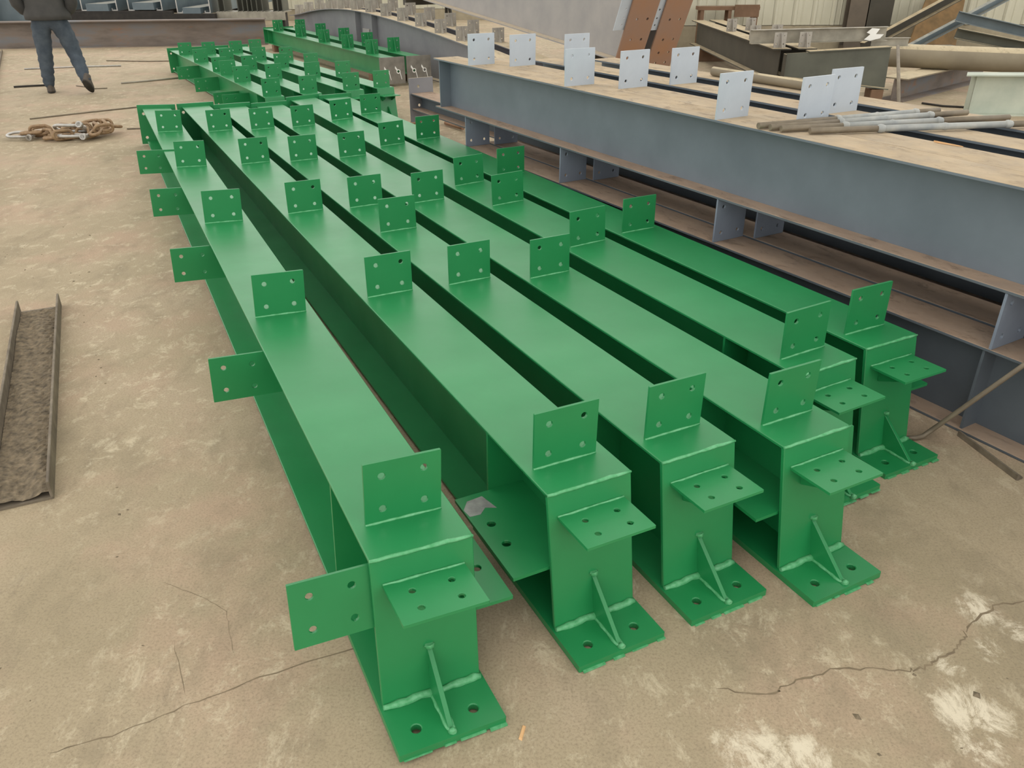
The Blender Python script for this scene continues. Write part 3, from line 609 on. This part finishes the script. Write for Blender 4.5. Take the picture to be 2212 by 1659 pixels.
MB().box(-2.6, 2.0, 0, .15, .40, .545).build('front_rail', 'black', st_); MB().box(-2.6, 2.0, 3.0, 3.15, .40, .545).build('back_rail', 'black', st_)
for x in (-2.5, -.3, 1.9):
    for y in (0, 3.0): MB().box(x-.06, x+.06, y, y+.15, 0, .40).build('leg', 'black', st_)
MB().box(-2.6, 1.1, .02, .12, .545, .60).build('spacer', 'black', st_)
lg = thing('galvanised_rail', 'pale flat steel ledge right of the channels behind the rusty beam', 'ledge', (-5.95, 18.95, 0))
MB().box(-.38, 1.1, 0, .02, .40, .565).build('face', 'galv', lg); MB().box(-.38, 1.1, .02, .6, .55, .565).build('top', 'galv', lg)
for x in (-.3, 1.0): MB().box(x-.05, x+.05, .1, .4, 0, .55).build('leg', 'black', lg)
pl_x = [-6.27, -6.15, -5.86, -5.75, -5.65, -5.56, -5.45, -5.33, -5.1, -5.0, -4.9]
for i, x in enumerate(pl_x):
    r = thing('steel_plate', ['thin steel plate', 'narrow steel plate'][i % 2]+' standing on edge on the pale ledge, number %s from the left' % ['one', 'two', 'three', 'four', 'five', 'six', 'seven', 'eight', 'nine', 'ten', 'eleven'][i], 'plate', (x, 19.0, .566), (0, 0, 0), 'plates standing on edge on the ledge')
    MB().box(-.008, .008, 0, .5, 0, .5).build('sheet', 'olive', r); MB().box(-.05, .05, 0, .5, -.0, .008).build('foot', 'galv', r)
tag(MB().box(-12.2, -10.15, 18.6, 18.66, .0, 1.3).build('grey_panel', 'blue', bevel=.004), 'grey steel panel standing behind the worker', 'panel')
tag(MB().box(-12.3, -10.85, 18.3, 18.45, .0, 1.1).build('dark_rack', 'black', bevel=.01), 'dark rack part at the far left behind the rusty beam', 'rack')

# ---------------------------------------------------------------- left floor: channel with grit, kerb rail, chain, wires
cy = math.atan2(-.8, 1.67)
uc = thing('floor_channel', 'worn steel channel lying open side up at the left edge, full of grit', 'channel', (-1.63, 2.16, 0), (0, 0, -cy))
MB().box(-.095, .095, 0, 1.86, 0, .008).build('web', 'oldsteel', uc)
MB().box(.087, .097, 0, 1.88, .0, .07).build('flange', 'oldsteel', uc, .002); MB().box(-.097, -.087, 0, 1.86, .0, .07).build('flange', 'oldsteel', uc, .002)
gr = MB(); rnd = random.Random(4)
NX, NY = 18, 150
vs = [(-.085+.17*i/(NX-1), .01+1.82*j/(NY-1), .010+.016*max(0, math.sin(j*.11+.5)*.5+.5)*(.5+.5*math.sin(i*.5+j*.07))+rnd.uniform(0, .007)) for j in range(NY) for i in range(NX)]
gr.add(vs, [(j*NX+i, j*NX+i+1, (j+1)*NX+i+1, (j+1)*NX+i) for j in range(NY-1) for i in range(NX-1)])
tag(gr.build('grit', 'debris'), 'dark metal grit lying in the worn channel', 'grit', kind='stuff').matrix_world = uc.matrix_basis.copy()
kr = thing('floor_angle', 'long rusty angle bar along the left edge of the floor', 'angle bar', (-2.95, 4.0, 0), (0, 0, math.atan2(10.52-2.95, 18.0-4.0)))
MB().box(-.06, .0, 0, 14.5, 0, .012).build('foot', 'oldsteel', kr); MB().box(-.012, .0, 0, 14.5, .012, .05).build('upstand', 'oldsteel', kr)
wp = thing('wrapped_pipe', 'pale pipe lying beside the far end of the left angle bar', 'pipe', (-9.05, 14.4, .08), (0, 0, math.atan2(1.55, 2.9)))
MB().tube([(0, 0, 0), (0, 2.4, 0)], .05, 12).build('barrel', 'galv', wp); MB().tube([(0, 2.35, 0), (0, 2.45, 0)], .075, 12).build('collar', 'paleplate', wp)
def wire(label, pts, r, mat):
    tag(MB().tube([(x, y, r+.001) for x, y in pts], r, 6).build('steel_wire', mat), label, 'wire')
wire('long thin wire on the floor reaching from the left edge to the first column', [(-5.41, 9.36), (-5.0, 9.74), (-4.5, 10.16)], .008, 'rod')
wire('short wire on the floor beside the chain', [(-4.06, 8.75), (-3.75, 8.8), (-3.6, 8.82)], .007, 'rod')
wire('pale straight rod on the floor behind the worker', [(-7.9, 13.9), (-7.1, 14.2), (-6.5, 14.3)], .013, 'zinc')
wire('dark wire on the floor running to the back row of columns', [(-7.1, 15.1), (-6.6, 15.0), (-6.3, 14.95), (-5.6, 15.05)], .009, 'rod')
wire('bright pointed rod lying by the back row of columns', [(-5.6, 12.2), (-5.3, 12.45), (-4.98, 12.75)], .012, 'galv')
wire('dark bent wire between the worker\'s feet', [(-6.15, 12.0), (-5.9, 11.85), (-5.75, 11.7), (-5.6, 11.75)], .007, 'rod')
wire('dark scrap flat bar on the floor left of the worker', [(-6.95, 11.85), (-6.75, 11.95), (-6.55, 12.02)], .014, 'black')
# chain
def link_mesh(l, w, r, mat, name):
    pts = []
    for k in range(16):
        a = 2*math.pi*k/16; pts.append((math.cos(a)*w+(l if math.cos(a) > 0 else -l)*(1 if abs(math.cos(a)) > 1e-6 else 0), math.sin(a)*w, 0))
    return MB().tube(pts, r, 8, closed=True).mesh(name, mat)
LK = link_mesh(.048, .042, .0155, 'chain', 'link')
chn = thing('lifting_chain', 'rusty lifting chain heaped on the floor with silver shackles', 'chain', (-4.5, 8.25, .018))
rnd = random.Random(21)
path = [(-.34, .06), (-.25, .12), (-.16, .2), (-.08, .26), (.0, .22), (.04, .12), (-.04, .04), (-.12, -.02), (-.04, -.08), (.06, -.08), (.12, -.02), (.2, .04), (.28, .0), (.32, .1), (.26, .18), (.34, .22), (.40, .14), (.42, .04), (.36, -.02), (.3, .3), (.38, .3), (.2, .26), (.1, .2), (-.2, .0), (-.28, -.02), (.16, .12)]
for i, (x, y) in enumerate(path):
    nx = path[(i+1) % len(path)]; a = math.atan2(nx[1]-y, nx[0]-x)
    put('link', LK, chn, (x, y, .018+(.022 if i % 2 else 0)+(.035 if i > 12 else 0)), (math.radians(78 if i % 2 else 6)+rnd.uniform(-.2, .2), rnd.uniform(-.1, .1), a))
def shackle(x, y, z, a, k, tilt=0):
    q = [(-.07*k, -.05*k, 0), (.03*k, -.055*k, 0)]
    arc = [(.06*k+.075*k*math.cos(t), .075*k*math.sin(t), 0) for t in [-1.6+3.2*i/10 for i in range(11)]]
    pts = [(-.1*k, -.06*k, 0)]+[(p[0], p[1], p[2]) for p in arc]+[(-.1*k, .06*k, 0)]
    o = MB().tube(pts, .0125*k, 10).build('shackle_bow', 'zinc', chn); o.location = (x, y, z); o.rotation_euler = (tilt, 0, a)
    p = MB().tube([(-.1*k, -.1*k, 0), (-.1*k, .1*k, 0)], .017*k, 10).build('shackle_pin', 'zinc', o)
    e = MB().tube([(-.1*k, .07*k, 0), (-.1*k, .1*k, 0)], .026*k, 10).build('shackle_nut', 'zinc', o)
shackle(.12, .02, .085, math.pi, 1.25, .5); shackle(.18, -.06, .03, math.pi, 1.2, .1); shackle(-.38, .0, .03, math.pi, 1.1, -.1)
# hoses behind the columns
tag(MB().tube([(-1.15, 8.7, .03), (-1.0, 9.0, .03), (-.8, 9.3, .03), (-.65, 9.2, .03), (-.7, 8.9, .03), (-.5, 8.6, .03)], .02, 8).build('air_hose', 'hose'), 'tan hose looped on the floor behind the green columns', 'hose')
tag(MB().tube([(-1.1, 8.55, .03), (-.95, 8.75, .03), (-.8, 9.0, .075), (-.62, 8.85, .075), (-.4, 8.45, .075)], .02, 8).build('air_hose', 'redhose'), 'red hose looped on the floor behind the green columns', 'hose')

# ---------------------------------------------------------------- worker walking away
def worker():
    root = thing('person', 'person in dark jacket and blue jeans walking away across the floor', 'person', (-5.98, 11.38, 0), (0, 0, .30))
    J = {'pel': ((0, 0, .93), .16), 'wai': ((0, .0, 1.08), .135), 'che': ((0, .02, 1.30), .15), 'nk0': ((0, .02, 1.46), .07), 'nk': ((0, .02, 1.53), .055), 'hd0': ((0, .03, 1.62), .085), 'hd': ((0, .02, 1.72), .08),
         'lh': ((-.115, .0, .88), .125), 'lt': ((-.135, .02, .70), .12), 'lk': ((-.15, .04, .50), .10), 'lc': ((-.175, .05, .32), .09), 'la': ((-.20, .06, .11), .075), 'lf': ((-.20, .08, .06), .045),
         'rh': ((.115, .0, .88), .125), 'rt': ((.155, .03, .70), .118), 'rk': ((.20, .04, .50), .10), 'rc': ((.25, -.06, .33), .088), 'ra': ((.30, -.20, .17), .07), 'rf': ((.305, -.215, .13), .05),
         'ls': ((-.20, .02, 1.42), .07), 'le': ((-.31, -.02, 1.17), .055), 'lw': ((-.22, .06, .98), .042), 'rs': ((.20, .02, 1.42), .07), 're': ((.31, -.02, 1.17), .055), 'rw': ((.22, .08, .98), .042)}
    E_ = ['pel-wai', 'wai-che', 'che-nk0', 'nk0-nk', 'nk-hd0', 'hd0-hd', 'pel-lh', 'lh-lt', 'lt-lk', 'lk-lc', 'lc-la', 'la-lf', 'pel-rh', 'rh-rt', 'rt-rk', 'rk-rc', 'rc-ra', 'ra-rf', 'nk0-ls', 'ls-le', 'le-lw', 'nk0-rs', 'rs-re', 're-rw']
    ks = list(J); me = bpy.data.meshes.new('body'); me.from_pydata([J[k][0] for k in ks], [tuple(ks.index(a) for a in e.split('-')) for e in E_], [])
    tmp = bpy.data.objects.new('tmp', me); COLL.objects.link(tmp)
    sk = tmp.modifiers.new('skin', 'SKIN'); sk.use_smooth_shade = True
    for i, k in enumerate(ks):
        r = J[k][1]; me.skin_vertices[0].data[i].radius = (r, r); me.skin_vertices[0].data[i].use_root = (k == 'pel')
    sb = tmp.modifiers.new('sub', 'SUBSURF'); sb.levels = 2; sb.render_levels = 2
    dg = bpy.context.evaluated_depsgraph_get(); dg.update()
    bm_ = bpy.data.meshes.new_from_object(tmp.evaluated_get(dg)); bpy.data.objects.remove(tmp)
    bm_.materials.clear()
    for n_ in ('jeans', 'jacket', 'skin'): bm_.materials.append(M[n_])
    rnd = random.Random(2)
    for v in bm_.vertices:          # cloth folds round knees and ankles
        z = v.co.z
        if .12 < z < .9: 
            k = .006*math.sin(z*62+v.co.x*25)+.004*math.sin(z*120+v.co.y*40); v.co.x += v.normal.x*k; v.co.y += v.normal.y*k
    for p in bm_.polygons:
        z = p.center.z; p.material_index = 0 if z < .95 and abs(p.center.x) < .30 or z < .6 else (1 if z < 1.47 else 2); p.use_smooth = True
    put('body', bm_, root)
    def loft(name, rings, mat, par, n=24, fold=0):
        m_ = MB(); vs = []
        for (cx, cy_, z, a, b2) in rings:
            for k in range(n):
                t = 2*math.pi*k/n; f = 1+fold*math.sin(5*t+z*9)+fold*.6*math.sin(9*t-z*17)
                vs.append((cx+a*f*math.cos(t), cy_+b2*f*math.sin(t), z))
        R_ = len(rings); m_.add(vs, [(i*n+k, i*n+(k+1) % n, (i+1)*n+(k+1) % n, (i+1)*n+k) for i in range(R_-1) for k in range(n)]+[tuple(range(n))[::-1], tuple(range((R_-1)*n, R_*n))], True)
        return m_.build(name, mat, par)
    loft('jacket', [(0, 0, .90, .25, .19), (0, 0, .905, .27, .205), (0, 0, .97, .27, .2), (0, .0, 1.05, .235, .17), (0, .01, 1.18, .235, .165), (0, .02, 1.32, .24, .16), (0, .02, 1.42, .20, .13), (0, .02, 1.48, .09, .085)], 'jacket', root, 28, .02)
    for sx in (-1, 1):
        MB().tube([(sx*.19, .02, 1.43), (sx*.26, .0, 1.30), (sx*.325, -.03, 1.16), (sx*.315, -.01, 1.10), (sx*.27, .04, 1.02), (sx*.21, .08, .97)], [.085, .085, .078, .076, .07, .055], 14).build('sleeve', 'jacket', root)
    loft('hair', [(0, .0, 1.60, .085, .085), (0, .0, 1.66, .098, .10), (0, .01, 1.74, .095, .10), (0, .02, 1.79, .06, .065), (0, .02, 1.805, .01, .01)], 'hair', root)
    for sx in (-1, 1): loft('ear', [(sx*.098, .03, 1.62, .008, .012), (sx*.102, .03, 1.645, .012, .02), (sx*.1, .03, 1.67, .008, .014)], 'skin', root, 8)
    for k, (loc_, rot_) in enumerate((((-.20, .09, 0), (0, 0, .15)), ((.308, -.225, .02), (-.75, 0, -.25)))):
        sh = bpy.data.objects.new('shoe_pivot', None); bpy.data.objects.remove(sh)
        so = loft('shoe', [(0, .03, .0, .046, .125), (0, .03, .02, .05, .132), (0, .03, .045, .048, .125), (0, -.005, .07, .046, .09), (0, -.03, .10, .046, .06), (0, -.03, .12, .044, .055)], 'shoe', root, 20)
        so.location = loc_; so.rotation_euler = rot_
        ss = loft('sole', [(0, .03, -.012, .046, .125), (0, .03, .004, .052, .135)], 'black', so, 20)
        if k == 0: so.location.z = .012
        else: so.location.z = .118
    return root
worker()

# loose chips and grit scattered on the concrete
rnd = random.Random(11); cg = MB()
for k in range(1500):
    x = rnd.uniform(-3.2, 2.6); y = rnd.uniform(1.0, 8.5)
    left = x < -.95-.5*(y-1.5) and (y < 1.9 or y > 4.2 or x > -1.45-.479*(y-2.16)) and x > -2.2-.5*(y-2)
    if not (left or (y < 1.45 and .7 < x < 1.7)): continue
    r = rnd.uniform(.002, .007)*(1 if rnd.random() < .9 else 1.8); a = rnd.uniform(0, 6.28); e = rnd.uniform(.3, 1)
    p = [(x+r*math.cos(a+q)*(1 if j % 2 else e), y+r*math.sin(a+q)*(1 if j % 2 else e), 0) for j, q in enumerate((0, 1.3, 3.0, 4.5))]
    cg.add(p+[(x, y, r*.5)], [(0, 1, 4), (1, 2, 4), (2, 3, 4), (3, 0, 4)])
tag(cg.build('floor_grit', 'debris'), 'scattered grit and chips on the concrete floor', 'grit', kind='stuff')
sp_ = MB().hexa([(.012, 1.255, 0), (.02, 1.25, 0), (.03, 1.29, 0), (.022, 1.293, 0), (.014, 1.258, .004), (.02, 1.254, .004), (.028, 1.288, .004), (.023, 1.29, .004)])
tag(sp_.build('wood_splinter', 'palewood'), 'small pale splinter on the floor before the first column', 'splinter')
